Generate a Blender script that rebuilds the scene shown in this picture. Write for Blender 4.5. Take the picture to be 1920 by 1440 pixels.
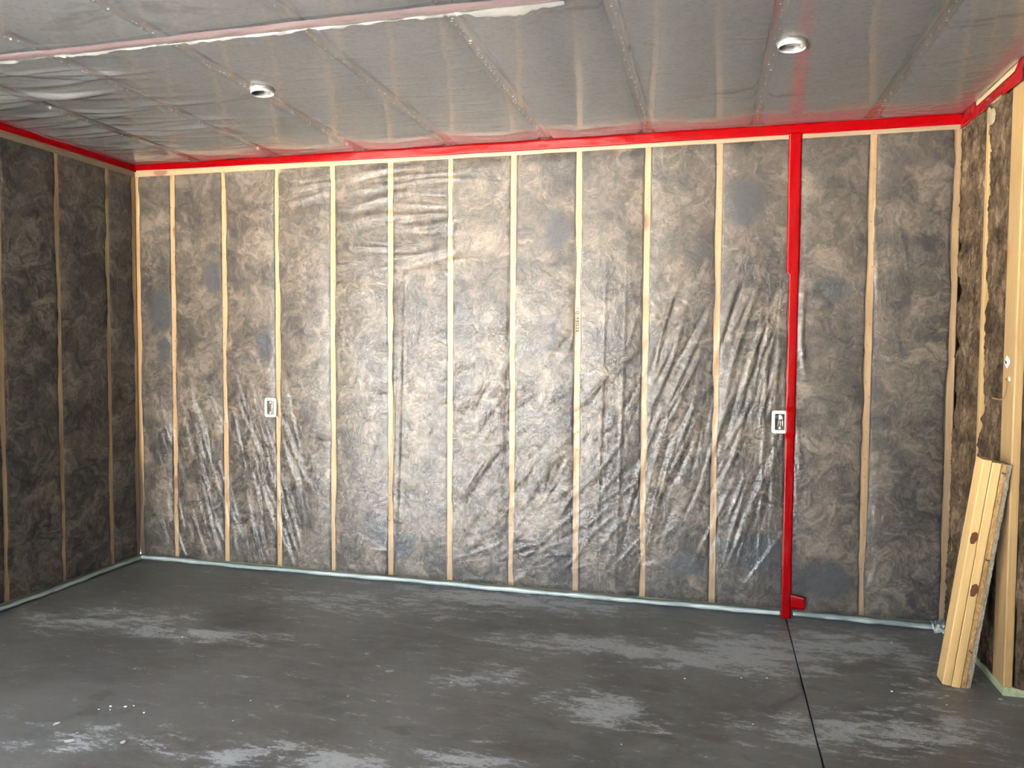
import bpy, bmesh, math, random
import numpy as np
from mathutils import Matrix, Vector

# ------------------------------------------------------------------ clear
for o in list(bpy.data.objects):
    bpy.data.objects.remove(o, do_unlink=True)
scene = bpy.context.scene
C = scene.collection
random.seed(7)
PI = math.pi

# ------------------------------------------------------------------ camera
F_PX = 1435.88
YAW, PITCH, ROLL = math.radians(-14.3795), math.radians(-2.5966), math.radians(0.3689)
CAM = Vector((0.0, -4.600, 1.519))
cy, sy = math.cos(YAW), math.sin(YAW)
f0 = Vector((sy, cy, 0)); r0 = Vector((cy, -sy, 0)); u0 = Vector((0, 0, 1))
fw = math.cos(PITCH) * f0 + math.sin(PITCH) * u0
up = -math.sin(PITCH) * f0 + math.cos(PITCH) * u0
rt = math.cos(ROLL) * r0 + math.sin(ROLL) * up
up2 = -math.sin(ROLL) * r0 + math.cos(ROLL) * up
cam_d = bpy.data.cameras.new('camera')
cam_d.sensor_width = 36.0
cam_d.sensor_fit = 'HORIZONTAL'
cam_d.lens = F_PX / 1920 * 36.0
cam_d.clip_start = 0.05
cam = bpy.data.objects.new('camera', cam_d)
C.objects.link(cam)
cam.matrix_world = Matrix(((rt.x, up2.x, -fw.x, CAM.x), (rt.y, up2.y, -fw.y, CAM.y),
                           (rt.z, up2.z, -fw.z, CAM.z), (0, 0, 0, 1)))
scene.camera = cam

# ------------------------------------------------------------------ sky, sun, door opening portal
SKY = 1.0
world = bpy.data.worlds.new('sky')
scene.world = world
world.use_nodes = True
bg = world.node_tree.nodes['Background']
bg.inputs['Color'].default_value = (0.78, 0.89, 1.0, 1)
bg.inputs['Strength'].default_value = SKY * 6.0

sun_d = bpy.data.lights.new('sun', 'SUN')
sun_d.energy = 190.0
sun_d.angle = 0.009
sun_d.color = (1.0, 0.92, 0.81)
sun = bpy.data.objects.new('sun', sun_d)
C.objects.link(sun)
sun.rotation_euler = Vector((0.22, -0.55, -0.80)).to_track_quat('-Z', 'Y').to_euler()

# the wide doorway in the left wall, behind the camera: y range and head height
DOOR_Y0, DOOR_Y1, DOOR_H = -6.3, -3.9, 2.40
FD_X0, FD_X1, FD_H = -3.5, -1.2, 2.20     # second doorway, in the front wall
XL, XR, HC = -3.92, 1.291, 2.788          # left wall, right wall, ceiling film
YF, XFAR = -6.6, 4.6                      # front wall, far right wall
YJ = -0.83                                # where the right wall turns the corner
for_d = bpy.data.lights.new('front_portal', 'AREA')
for_d.shape = 'RECTANGLE'
for_d.size = FD_X1 - FD_X0
for_d.size_y = FD_H
for_d.cycles.is_portal = True
fpo = bpy.data.objects.new('front_portal', for_d)
C.objects.link(fpo)
fpo.location = ((FD_X0 + FD_X1) / 2, YF - 0.08, FD_H / 2)
fpo.rotation_euler = (PI / 2, 0, 0)
por_d = bpy.data.lights.new('door_portal', 'AREA')
por_d.shape = 'RECTANGLE'
por_d.size = DOOR_Y1 - DOOR_Y0
por_d.size_y = DOOR_H
por_d.cycles.is_portal = True
por = bpy.data.objects.new('door_portal', por_d)
C.objects.link(por)
por.location = (XL - 0.08, (DOOR_Y0 + DOOR_Y1) / 2, DOOR_H / 2)
por.rotation_euler = (PI / 2, 0, -PI / 2)

vs = scene.view_settings
vs.view_transform = 'Standard'
vs.look = 'None'
vs.exposure = 1.84
vs.gamma = 1.0
vs.use_curve_mapping = False

# ------------------------------------------------------------------ noise
_tabs = {}
def vnoise(x, y, seed=0):
    if seed not in _tabs:
        _tabs[seed] = np.random.RandomState(seed).rand(256, 256)
    T = _tabs[seed]
    xi = np.floor(x).astype(int); yi = np.floor(y).astype(int)
    fx = x - xi; fy = y - yi
    fx = fx * fx * fx * (fx * (fx * 6 - 15) + 10); fy = fy * fy * fy * (fy * (fy * 6 - 15) + 10)
    a = T[xi & 255, yi & 255]; b = T[(xi + 1) & 255, yi & 255]
    c = T[xi & 255, (yi + 1) & 255]; d = T[(xi + 1) & 255, (yi + 1) & 255]
    return (a * (1 - fx) + b * fx) * (1 - fy) + (c * (1 - fx) + d * fx) * fy
def fbm(x, y, seed=0, octv=4, rough=0.5):
    s = 0; a = 1; t = 0
    for k in range(octv):
        s = s + a * vnoise(x * 2 ** k, y * 2 ** k, seed + k); t += a; a *= rough
    return s / t - 0.5

# ------------------------------------------------------------------ materials
MATS = {}
def nmat(name):
    m = bpy.data.materials.new(name); m.use_nodes = True
    nt = m.node_tree; nt.nodes.clear()
    out = nt.nodes.new('ShaderNodeOutputMaterial')
    MATS[name] = m
    return m, nt, out
class NB:
    """small node helper"""
    def __init__(s, nt): s.nt = nt
    def n(s, t, **kw):
        nd = s.nt.nodes.new(t)
        for k, v in kw.items():
            if k in nd.inputs: s.set(nd.inputs[k], v)
            else: setattr(nd, k, v)
        return nd
    def set(s, inp, v):
        if hasattr(v, 'default_value') or isinstance(v, bpy.types.NodeSocket): s.nt.links.new(v, inp)
        else: inp.default_value = v
    def noise(s, vec, scale, detail=4, rough=.5, dist=0):
        nd = s.nt.nodes.new('ShaderNodeTexNoise')
        s.set(nd.inputs['Vector'], vec)
        nd.inputs['Scale'].default_value = scale; nd.inputs['Detail'].default_value = detail
        nd.inputs['Roughness'].default_value = rough; nd.inputs['Distortion'].default_value = dist
        return nd.outputs['Fac']
    def mapping(s, vec, loc=(0, 0, 0), rot=(0, 0, 0), scale=(1, 1, 1)):
        nd = s.nt.nodes.new('ShaderNodeMapping')
        s.set(nd.inputs['Vector'], vec)
        nd.inputs['Location'].default_value = loc; nd.inputs['Rotation'].default_value = rot; nd.inputs['Scale'].default_value = scale
        return nd.outputs[0]
    def math(s, op, a, b=0.0, clamp=False):
        nd = s.nt.nodes.new('ShaderNodeMath'); nd.operation = op; nd.use_clamp = clamp
        s.set(nd.inputs[0], a); s.set(nd.inputs[1], b)
        return nd.outputs[0]
    def ramp(s, fac, stops):
        nd = s.nt.nodes.new('ShaderNodeValToRGB'); s.set(nd.inputs[0], fac)
        cr = nd.color_ramp
        while len(cr.elements) < len(stops): cr.elements.new(0.5)
        for e, (p, c) in zip(cr.elements, stops):
            e.position = p; e.color = (*c, 1) if len(c) == 3 else c
        return nd.outputs[0]
    def mrange(s, v, a, b, c=0., d=1.):
        nd = s.nt.nodes.new('ShaderNodeMapRange'); nd.interpolation_type = 'SMOOTHSTEP'
        s.set(nd.inputs[0], v)
        for i, q in enumerate((a, b, c, d)): nd.inputs[i + 1].default_value = q
        return nd.outputs[0]
    def mix(s, fac, a, b, mode='MIX'):
        nd = s.nt.nodes.new('ShaderNodeMix'); nd.data_type = 'RGBA'; nd.blend_type = mode
        s.set(nd.inputs[0], fac)
        for i, v in ((6, a), (7, b)):
            if isinstance(v, tuple) and len(v) == 3: v = (*v, 1)
            s.set(nd.inputs[i], v)
        return nd.outputs[2]
    def bump(s, h, strength=.5, dist=.01):
        nd = s.nt.nodes.new('ShaderNodeBump'); s.set(nd.inputs['Height'], h)
        nd.inputs['Strength'].default_value = strength; nd.inputs['Distance'].default_value = dist
        return nd.outputs[0]
    def principled(s, out, color, rough=.5, normal=None, spec=.5, metal=0.):
        nd = s.nt.nodes.new('ShaderNodeBsdfPrincipled')
        if isinstance(color, tuple) and len(color) == 3: color = (*color, 1)
        s.set(nd.inputs['Base Color'], color); s.set(nd.inputs['Roughness'], rough)
        nd.inputs['Specular IOR Level'].default_value = spec; nd.inputs['Metallic'].default_value = metal
        if normal is not None: s.set(nd.inputs['Normal'], normal)
        s.nt.links.new(nd.outputs[0], out.inputs[0])
        return nd
    def obj(s): return s.nt.nodes.new('ShaderNodeTexCoord').outputs['Object']
    def rnd(s): return s.nt.nodes.new('ShaderNodeObjectInfo').outputs['Random']

def simple(name, color, rough=.5, spec=.5, metal=0., bump=None):
    m, nt, out = nmat(name); b = NB(nt)
    nrm = None
    if bump:
        nrm = b.bump(b.noise(b.obj(), bump[0], 4), bump[1], bump[2])
    col = b.mix(b.noise(b.obj(), 30, 3), tuple(c * .88 for c in color), tuple(min(1, c * 1.1) for c in color))
    b.principled(out, col, rough, nrm, spec, metal)
    return m

def wood(name, light, dark, axis='z', rough=.6):
    m, nt, out = nmat(name); b = NB(nt)
    co = b.obj()
    off = b.n('ShaderNodeCombineXYZ'); b.set(off.inputs[0], b.math('MULTIPLY', b.rnd(), 37.)); b.set(off.inputs[2], b.math('MULTIPLY', b.rnd(), 53.))
    va = b.n('ShaderNodeVectorMath', operation='ADD'); b.set(va.inputs[0], co); b.set(va.inputs[1], off.outputs[0])
    v = va.outputs[0]
    sc = {'z': (26, 26, 1.1), 'x': (1.1, 26, 26), 'y': (26, 1.1, 26)}[axis]
    g = b.noise(b.mapping(v, scale=sc), 2.2, 6, .6, .7)
    fine = b.noise(b.mapping(v, scale=tuple(q * 5 for q in sc)), 2.0, 3, .6)
    ks = {'z': (9, 9, 4.2), 'x': (4.2, 9, 9), 'y': (9, 4.2, 9)}[axis]
    vo = b.n('ShaderNodeTexVoronoi'); b.set(vo.inputs['Vector'], b.mapping(v, scale=ks)); vo.inputs['Scale'].default_value = .55
    knot = b.mrange(vo.outputs['Distance'], .10, .17, 1, 0)
    col = b.mix(b.mrange(g, .35, .7), light, dark)
    col = b.mix(b.math('MULTIPLY', b.mrange(fine, .5, .75), .25), col, dark)
    col = b.mix(b.math('MULTIPLY', b.mrange(b.rnd(), 0, 1), .25), col, tuple(d * .9 for d in dark))
    col = b.mix(b.math('MULTIPLY', knot, .75), col, (.17, .065, .025))
    b.principled(out, col, rough, b.bump(g, .12, .004), .3)
    return m

wood('pine_z', (.47, .318, .160), (.36, .225, .10), 'z')
wood('pine_x', (.50, .36, .22), (.40, .27, .14), 'x')
wood('pine_y', (.36, .26, .16), (.29, .20, .105), 'y')
wood('pine_board', (.25, .172, .080), (.19, .122, .050), 'z', .5)
wood('truss_wood', (.52, .32, .17), (.36, .21, .10), 'y', .7)
wood('treated_x', (.24, .265, .165), (.16, .19, .105), 'x', .7)
wood('treated_y', (.24, .265, .165), (.16, .19, .105), 'y', .7)

# brown mineral wool
def wool(name, lift=1.0):
    m, nt, out = nmat(name); b = NB(nt)
    co = b.obj()
    warp = b.n('ShaderNodeTexNoise'); b.set(warp.inputs['Vector'], co); warp.inputs['Scale'].default_value = 5.; warp.inputs['Detail'].default_value = 3
    wv = b.n('ShaderNodeVectorMath', operation='SCALE'); b.set(wv.inputs[0], warp.outputs['Color']); wv.inputs['Scale'].default_value = .32
    wa = b.n('ShaderNodeVectorMath', operation='ADD'); b.set(wa.inputs[0], co); b.set(wa.inputs[1], wv.outputs[0])
    v = wa.outputs[0]
    big = b.noise(v, 4.5, 5, .55, .6)
    swirl = b.noise(v, 17, 9, .70, .8)
    fib = b.noise(b.mapping(v, scale=(1, 1, .55)), 75, 5, .75, 1.0)
    f = b.math('ADD', b.math('MULTIPLY', big, .45), b.math('ADD', b.math('MULTIPLY', swirl, .42), b.math('MULTIPLY', fib, .24)))
    L = lift
    col = b.ramp(f, [(.38, (.045 * L, .036 * L, .028 * L)), (.48, (.117 * L, .092 * L, .071 * L)), (.565, (.245 * L, .195 * L, .143 * L)), (.68, (.56 * L, .455 * L, .34 * L))])
    at = b.n('ShaderNodeAttribute', attribute_name='dark')
    dm = b.math('MULTIPLY', b.mrange(b.math('ADD', at.outputs['Fac'], b.math('ADD', b.math('MULTIPLY', b.math('SUBTRACT', swirl, .5), 2.4), b.math('MULTIPLY', b.math('SUBTRACT', fib, .5), 1.0))), .36, .56), .88)
    col = b.mix(dm, col, (.040, .042, .046))  # shade inside the torn holes, mixed into the wool colour
    b.principled(out, col, .95, b.bump(b.math('ADD', swirl, b.math('MULTIPLY', fib, .5)), .7, .014), .1)
    return m
wool('wool', .36)
def wool_bare():
    m, nt, out = nmat('wool_bare'); b = NB(nt)
    co = b.obj()
    big = b.noise(co, 7, 5, .6, .6); st = b.noise(b.mapping(co, scale=(1, 1, .28)), 34, 8, .68, .5); fib = b.noise(b.mapping(co, rot=(.25, 0, 0), scale=(1, 1, .2)), 120, 4, .7, .4)
    f = b.math('ADD', b.math('MULTIPLY', big, .45), b.math('ADD', b.math('MULTIPLY', st, .40), b.math('MULTIPLY', fib, .22)))
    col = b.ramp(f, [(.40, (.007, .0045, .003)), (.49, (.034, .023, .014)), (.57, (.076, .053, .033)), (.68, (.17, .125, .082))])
    b.principled(out, col, .95, b.bump(b.math('ADD', st, b.math('MULTIPLY', fib, .4)), .9, .018), .1)
wool_bare()

def greybatt():
    m, nt, out = nmat('ceiling_batt'); b = NB(nt)
    co = b.obj()
    n1 = b.noise(co, 2.2, 5, .6, .5); n2 = b.noise(co, 55, 4, .7); n3 = b.noise(b.mapping(co, scale=(1, 3, 1)), 160, 2, .6)
    col = b.mix(n1, (.78, .73, .64), (.90, .865, .78))
    col = b.mix(b.math('MULTIPLY', b.mrange(n2, .42, .7), .35), col, (.46, .44, .40))
    col = b.mix(b.math('MULTIPLY', b.mrange(n3, .55, .7), .22), col, (.40, .37, .33))
    st = b.noise(b.mapping(co, loc=(3, 1.2, 0), scale=(.8, 2.4, 1)), 1.7, 5, .62, .4)
    col = b.mix(b.math('MULTIPLY', b.mrange(st, .60, .70), .5), col, (.42, .34, .24))
    b.principled(out, col, .9, b.bump(n2, .5, .004), .1)
greybatt()

def film(name, haze=.07, gain=1.9, r1=.10, r2=.36, mixr=.5, bs=(14, .35, .006), tint=(.95, .95, .95), stretch=(1, 1, 1), hz=(.86, .88, .9), crinkle=0.):
    m, nt, out = nmat(name); b = NB(nt)
    co = b.obj()
    v = b.mapping(co, scale=stretch)
    h = b.math('ADD', b.noise(v, bs[0], 4, .55, 1.2), b.math('MULTIPLY', b.noise(v, bs[0] * 4.3, 3, .6, 1.5), .22))
    if crinkle:
        for sc_, w_ in ((6., 1.), (14., .6)):
            nz = b.noise(v, sc_, 3, .5, 1.8)
            ab = b.math('ABSOLUTE', b.math('SUBTRACT', nz, .5))
            h = b.math('ADD', h, b.math('MULTIPLY', b.mrange(ab, 0, .035, 1, 0), crinkle * w_))
    nr = b.bump(h, bs[1], bs[2])
    fr = b.n('ShaderNodeFresnel'); fr.inputs['IOR'].default_value = 1.5; b.set(fr.inputs['Normal'], nr)
    fac = b.math('MULTIPLY', fr.outputs[0], gain, True)
    g1 = b.n('ShaderNodeBsdfGlossy'); g1.inputs['Roughness'].default_value = r1; b.set(g1.inputs['Normal'], nr)
    g2 = b.n('ShaderNodeBsdfGlossy'); g2.inputs['Roughness'].default_value = r2; b.set(g2.inputs['Normal'], nr)
    gm = b.n('ShaderNodeMixShader'); gm.inputs[0].default_value = mixr
    nt.links.new(g1.outputs[0], gm.inputs[1]); nt.links.new(g2.outputs[0], gm.inputs[2])
    tr = b.n('ShaderNodeBsdfTransparent'); tr.inputs[0].default_value = (*tint, 1)
    df = b.n('ShaderNodeBsdfDiffuse'); df.inputs[0].default_value = (*hz, 1)
    base = b.n('ShaderNodeMixShader'); base.inputs[0].default_value = haze
    nt.links.new(tr.outputs[0], base.inputs[1]); nt.links.new(df.outputs[0], base.inputs[2])
    o = b.n('ShaderNodeMixShader'); b.set(o.inputs[0], fac)
    nt.links.new(base.outputs[0], o.inputs[1]); nt.links.new(gm.outputs[0], o.inputs[2])
    nt.links.new(o.outputs[0], out.inputs[0])
    return m
film('film_wall', .03, 1.25, .10, .46, .50, (15, .42, .008), crinkle=.20)
film('film_left', .025, .7, .13, .40, .6, (9, .3, .008))
film('film_ceiling', .18, 1.5, .045, .26, .25, (16, .07, .004), stretch=(.3, 1, 1))
film('film_hem_sheen', .55, 1.5, .12, .35, .5, (22, .6, .006), hz=(.66, .76, .72))  # mint-white haze colour paints the reflection on the film at the wall foot
film('film_edge', .28, 1.3, .12, .35, .5, (22, .6, .006), hz=(.55, .54, .51))

def tape():
    m, nt, out = nmat('red_tape'); b = NB(nt)
    n = b.noise(b.obj(), 26, 4, .6, 1.)
    col = b.mix(n, (.125, .0002, .0008), (.20, .0003, .0012))
    b.principled(out, col, .24, b.bump(n, .22, .004), .12)
tape()

STAINS = [  # x, y, half length x, half length y, rotation, weight
    (-3.25, -1.10, .50, .20, .25, .75), (-2.55, -1.15, .50, .10, .1, .9), (-2.0, -.45, .75, .22, .05, .7), (-1.15, -.18, .7, .16, .0, 1.05),
    (-.62, -.74, .45, .13, .1, .95), (-.10, -.76, .42, .14, .0, 1.1), (.25, -.62, .36, .30, .2, 1.1), (.72, -.40, .42, .22, .0, .95),
    (-1.02, -1.26, .20, .12, .3, .9), (-.42, -1.42, .22, .15, -.3, 1.05), (-1.62, -2.12, .22, .10, .4, .8), (-1.30, -2.10, .18, .10, .3, 1.),
    (.60, -1.36, .45, .16, .15, .85), (1.0, -.62, .2, .3, 0, .6), (-.85, -2.0, .2, .12, .2, .8), (-2.30, -2.2, .35, .10, .3, .55), (.9, -1.25, .3, .2, .3, .7)]
def concrete():
    m, nt, out = nmat('concrete'); b = NB(nt)
    co = b.obj()
    big = b.noise(co, 1.1, 4, .55, .4); mid = b.noise(b.mapping(co, scale=(1, 1.7, 1)), 5, 6, .62, .5); fine = b.noise(co, 42, 5, .7)
    col = b.mix(b.mrange(big, .35, .65), (.048, .0495, .050), (.088, .091, .092))
    col = b.mix(b.math('MULTIPLY', b.mrange(mid, .38, .68), .6), col, (.098, .101, .102))
    col = b.mix(b.math('MULTIPLY', b.mrange(fine, .45, .75), .25), col, (.022, .021, .020))
    mask = None
    for (x, y, a, c, r, w) in STAINS:
        mp = b.n('ShaderNodeMapping', vector_type='TEXTURE'); b.set(mp.inputs[0], co)
        mp.inputs['Location'].default_value = (x, y, 0); mp.inputs['Rotation'].default_value = (0, 0, r); mp.inputs['Scale'].default_value = (a, c, 1)
        ln = b.n('ShaderNodeVectorMath', operation='LENGTH'); b.set(ln.inputs[0], mp.outputs[0])
        q = b.mrange(ln.outputs['Value'], 0.1, 1.75, w, 0)
        mask = q if mask is None else b.math('MAXIMUM', mask, q)
    brk = b.noise(b.mapping(co, rot=(0, 0, .12), scale=(.6, 1.6, 1)), 9, 12, .78, .25)
    flk = b.noise(b.mapping(co, scale=(.7, 1.5, 1)), 60, 6, .75)
    val = b.math('ADD', b.math('MULTIPLY', mask, .28), b.math('ADD', b.math('MULTIPLY', b.math('SUBTRACT', brk, .5), 1.6), b.math('MULTIPLY', b.math('SUBTRACT', flk, .5), .6)))
    soft = b.mrange(val, -.05, .42)
    col = b.mix(b.math('MULTIPLY', soft, .55), col, (.150, .152, .155))
    st = b.mrange(val, .16, .22)
    st = b.math('MULTIPLY', st, b.mrange(fine, .25, .6, .45, 1.))
    col = b.mix(b.math('MULTIPLY', st, .85), col, (.275, .292, .31))
    sc = b.mrange(b.noise(b.mapping(co, loc=(2, 7, 0), scale=(.7, 2.2, 1)), 16, 9, .75, .4), .56, .72)
    col = b.mix(b.math('MULTIPLY', sc, .45), col, (.125, .132, .140))
    dk = b.mrange(b.noise(b.mapping(co, loc=(5, 2, 0), scale=(1, 2, 1)), 2.2, 8, .65, .6), .58, .66)
    col = b.mix(b.math('MULTIPLY', dk, .45), col, (.028, .025, .023))
    rg = b.mix(st, (.42, .42, .42), (.62, .62, .62))
    b.principled(out, col, rg, b.bump(b.math('ADD', fine, b.math('MULTIPLY', mid, .7)), .12, .004), .4)
concrete()

simple('sheathing', (.20, .15, .10), .9, .1)
simple('ground', (.55, .54, .525), .95, .1, bump=(30, .4, .02))
simple('bounce_wall', (.74, .71, .66), .9, .1)
simple('white_plastic', (.48, .50, .455), .35, .5)
simple('box_inside', (.055, .055, .038), .6, .3)
simple('wire_white', (.80, .76, .62), .45)
simple('wire_black', (.012, .012, .012), .4)
simple('copper', (.60, .30, .14), .35, .5, .9)
simple('white_enamel', (.30, .29, .255), .3, .5)
simple('can_metal', (.16, .16, .17), .35, .5, .3)
simple('galvanised', (.78, .76, .70), .3, .5, .8)
simple('ink', (.030, .022, .016), .8, .1)
simple('paper', (.82, .82, .86), .7, .2)
simple('crumb', (.80, .79, .76), .9, .1)
simple('flake', (.30, .27, .235), .8, .2)
simple('foam', (.14, .115, .078), .7, .3, bump=(60, .6, .006))
simple('twine', (.22, .13, .06), .8, .1)
simple('lavender_band', (.40, .29, .30), .6, .3)
simple('brown_bark', (.36, .20, .075), .85, .1, bump=(90, .9, .006))
def osb(name, a, c):
    m, nt, out = nmat(name); b = NB(nt)
    co = b.obj()
    n = b.noise(b.mapping(co, scale=(1, 1, .45)), 70, 5, .7, 1.2); g = b.noise(b.mapping(co, scale=(1, 1, .3)), 22, 4, .6, 1.)
    col = b.mix(b.mrange(n, .35, .65), a, c)
    col = b.mix(b.math('MULTIPLY', b.mrange(g, .5, .66), .6), col, tuple(q * .45 for q in a))
    b.principled(out, col, .85, b.bump(n, .9, .008), .1)
osb('rough_edge', (.20, .108, .036), (.33, .21, .088))
osb('grey_sawn', (.22, .19, .14), (.38, .345, .285))

# ------------------------------------------------------------------ object helpers
def link(name, me, mat=None, parent=None):
    o = bpy.data.objects.new(name, me); C.objects.link(o)
    if mat and not me.materials: me.materials.append(MATS[mat])
    if parent: o.parent = parent
    return o
def empty(name, loc=(0, 0, 0), rz=0):
    o = bpy.data.objects.new(name, None); C.objects.link(o)
    o.location = loc; o.rotation_euler = (0, 0, rz); o.empty_display_size = .1
    return o
def tag(o, label, cat, group=None):
    o['label'] = label; o['category'] = cat
    if group: o['group'] = group
    return o
def struct(o, label=None):
    o['kind'] = 'structure'
    if label: o['label'] = label
    return o
def grid_mesh(name, P, smooth=True, closed_u=False):
    """P: array (nu, nv, 3)"""
    nu, nv = P.shape[:2]
    me = bpy.data.meshes.new(name)
    idx = np.arange(nu * nv).reshape(nu, nv)
    if closed_u: idx = np.vstack([idx, idx[:1]])
    q = np.stack([idx[:-1, :-1], idx[1:, :-1], idx[1:, 1:], idx[:-1, 1:]], -1).reshape(-1, 4)
    me.vertices.add(nu * nv); me.vertices.foreach_set('co', P.reshape(-1).astype(np.float32))
    me.loops.add(q.size); me.loops.foreach_set('vertex_index', q.reshape(-1).astype(np.int32))
    me.polygons.add(len(q)); me.polygons.foreach_set('loop_start', (np.arange(len(q)) * 4).astype(np.int32))
    me.polygons.foreach_set('loop_total', np.full(len(q), 4, np.int32))
    me.polygons.foreach_set('use_smooth', np.full(len(q), smooth, bool))
    me.update(); me.validate()
    return me
def fattr(me, name, arr):
    a = me.attributes.new(name, 'FLOAT', 'POINT'); a.data.foreach_set('value', arr.reshape(-1).astype(np.float32))
def pyd(name, verts, faces, smooth=False):
    me = bpy.data.meshes.new(name); me.from_pydata([tuple(v) for v in verts], [], faces); me.update()
    if smooth:
        me.polygons.foreach_set('use_smooth', [True] * len(me.polygons))
    return me
def box_mesh(name, lo, hi, ease=.0, axis=2):
    """box; ease chamfers the four edges that run along axis"""
    lo = list(lo); hi = list(hi)
    a, c = [k for k in range(3) if k != axis]
    e = ease
    if e > 0:
        prof = [(lo[a] + e, lo[c]), (hi[a] - e, lo[c]), (hi[a], lo[c] + e), (hi[a], hi[c] - e), (hi[a] - e, hi[c]), (lo[a] + e, hi[c]), (lo[a], hi[c] - e), (lo[a], lo[c] + e)]
    else:
        prof = [(lo[a], lo[c]), (hi[a], lo[c]), (hi[a], hi[c]), (lo[a], hi[c])]
    n = len(prof); vs_ = []
    for t in (lo[axis], hi[axis]):
        for p in prof:
            v = [0, 0, 0]; v[a] = p[0]; v[c] = p[1]; v[axis] = t; vs_.append(v)
    fs = [tuple(range(n))[::-1], tuple(range(n, 2 * n))] + [(i, (i + 1) % n, n + (i + 1) % n, n + i) for i in range(n)]
    me = pyd(name, vs_, fs)
    bm = bmesh.new(); bm.from_mesh(me); bmesh.ops.recalc_face_normals(bm, faces=bm.faces); bm.to_mesh(me); bm.free()
    return me
def box(name, lo, hi, mat, parent=None, ease=0., axis=2):
    return link(name, box_mesh(name, lo, hi, ease, axis), mat, parent)
def tube_mesh(name, pts, r, n=8, cap=True, squash=None):
    pts = [Vector(p) for p in pts]; rings = []
    for i, p in enumerate(pts):
        t = (pts[min(i + 1, len(pts) - 1)] - pts[max(i - 1, 0)]).normalized()
        a = t.cross(Vector((0, 0, 1)));
        if a.length < .1: a = t.cross(Vector((0, 1, 0)))
        a.normalize(); b_ = t.cross(a)
        rr = r[i] if hasattr(r, '__len__') else r
        rings.append([p + (a * math.cos(k / n * 2 * PI) + b_ * math.sin(k / n * 2 * PI)) * rr for k in range(n)])
    vs_ = [v for g in rings for v in g]
    fs = [(i * n + k, i * n + (k + 1) % n, (i + 1) * n + (k + 1) % n, (i + 1) * n + k) for i in range(len(pts) - 1) for k in range(n)]
    if cap: fs += [tuple(range(n))[::-1], tuple(range((len(pts) - 1) * n, len(pts) * n))]
    return pyd(name, vs_, fs, True)

# ================================================================== STRUCTURE
# ---- floor with the sawn control joint
def build_floor():
    jx = lambda y: .452 + .011 * y
    xs = [XL - .16, -.004, -.0015, .0015, .004, XFAR + .1]
    prof = [(XL - .16, 0, 0), (-.0045, 0, 1), (-.003, -.003, 1), (-.003, -.018, 1), (.003, -.018, 1), (.003, -.003, 1), (.0045, 0, 1), (XFAR + .1, 0, 0)]
    ys = np.linspace(.12, YF - .1, 30)
    P = np.zeros((len(prof), len(ys), 3))
    for i, (x, z, rel) in enumerate(prof):
        for j, y in enumerate(ys):
            P[i, j] = (x + (jx(y) if rel else 0), y, z)
    me = grid_mesh('floor', P[:, ::-1], smooth=False)
    return struct(link('floor', me, 'concrete'), 'dark grey concrete garage floor with pale worn patches')
build_floor()
struct(box('ground', (-60, -60, -.30), (60, 60, -.06), 'ground'), 'ground outside the doorway')

# ---- shell behind everything
WB = struct(empty('wall_back'), 'framed back wall with brown mineral wool between pale studs')
WL = struct(empty('wall_left'), 'framed left wall in shade')
WR = struct(empty('wall_right'), 'short framed right wall with bare brown wool')
WJ = struct(empty('wall_jog'), 'framed wall that turns the corner behind the leaning boards')
CE = struct(empty('ceiling'), 'ceiling of grey batts between truss chords')
box('sheathing', (XL - .16, .14, 0), (XR + .2, .16, HC + .2), 'sheathing', WB)
box('sheathing', (XL - .16, DOOR_Y1, 0), (XL - .14, .14, HC + .2), 'sheathing', WL)
struct(box('wall_left_front', (XL - .16, YF, 0), (XL, DOOR_Y0, HC + .2), 'bounce_wall'), 'left wall beyond the doorway')
struct(box('wall_left_header', (XL - .16, DOOR_Y0, DOOR_H), (XL, DOOR_Y1, HC + .2), 'bounce_wall'), 'header above the doorway')
WF0 = struct(empty('wall_front'), 'front wall behind the viewer with a doorway')
box('wall_panel', (XL - .16, YF - .15, 0), (FD_X0, YF, HC + .2), 'bounce_wall', WF0)
box('wall_panel', (FD_X1, YF - .15, 0), (XFAR + .1, YF, HC + .2), 'bounce_wall', WF0)
box('header', (FD_X0, YF - .15, FD_H), (FD_X1, YF, HC + .2), 'bounce_wall', WF0)
struct(box('wall_far_right', (XFAR, YF, 0), (XFAR + .15, YJ + .16, HC + .2), 'bounce_wall'), 'far right wall')
box('sheathing', (XR + .14, YJ + .14, 0), (XR + .16, .14, HC + .2), 'sheathing', WR)
box('sheathing', (XR + .14, YJ + .14, 0), (XFAR, YJ + .16, HC + .2), 'sheathing', WJ)
box('deck', (XL - .16, YF - .15, HC + .20), (XFAR + .15, .16, HC + .24), 'sheathing', CE)

ZT, ZB = 2.705, .038
SX = [-3.6158 + .4064 * i for i in range(12)]
STUDS = [XL + .019] + SX + [1.270]
SW = .019
# ---- back wall framing
for k, x in enumerate(STUDS):
    box('stud', (x - SW, 0, ZB), (x + SW, .138, ZT), 'pine_z', WB, .003)
box('top_plate', (XL, .0, ZT), (XR, .138, ZT + .038), 'pine_x', WB, .002, 0)
box('top_plate', (XL, .001, ZT + .038), (XR, .138, HC + .02), 'pine_x', WB, .002, 0)
box('bottom_plate', (XL, -.002, 0), (XR, .138, ZB), 'treated_x', WB, .002, 0)
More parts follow.
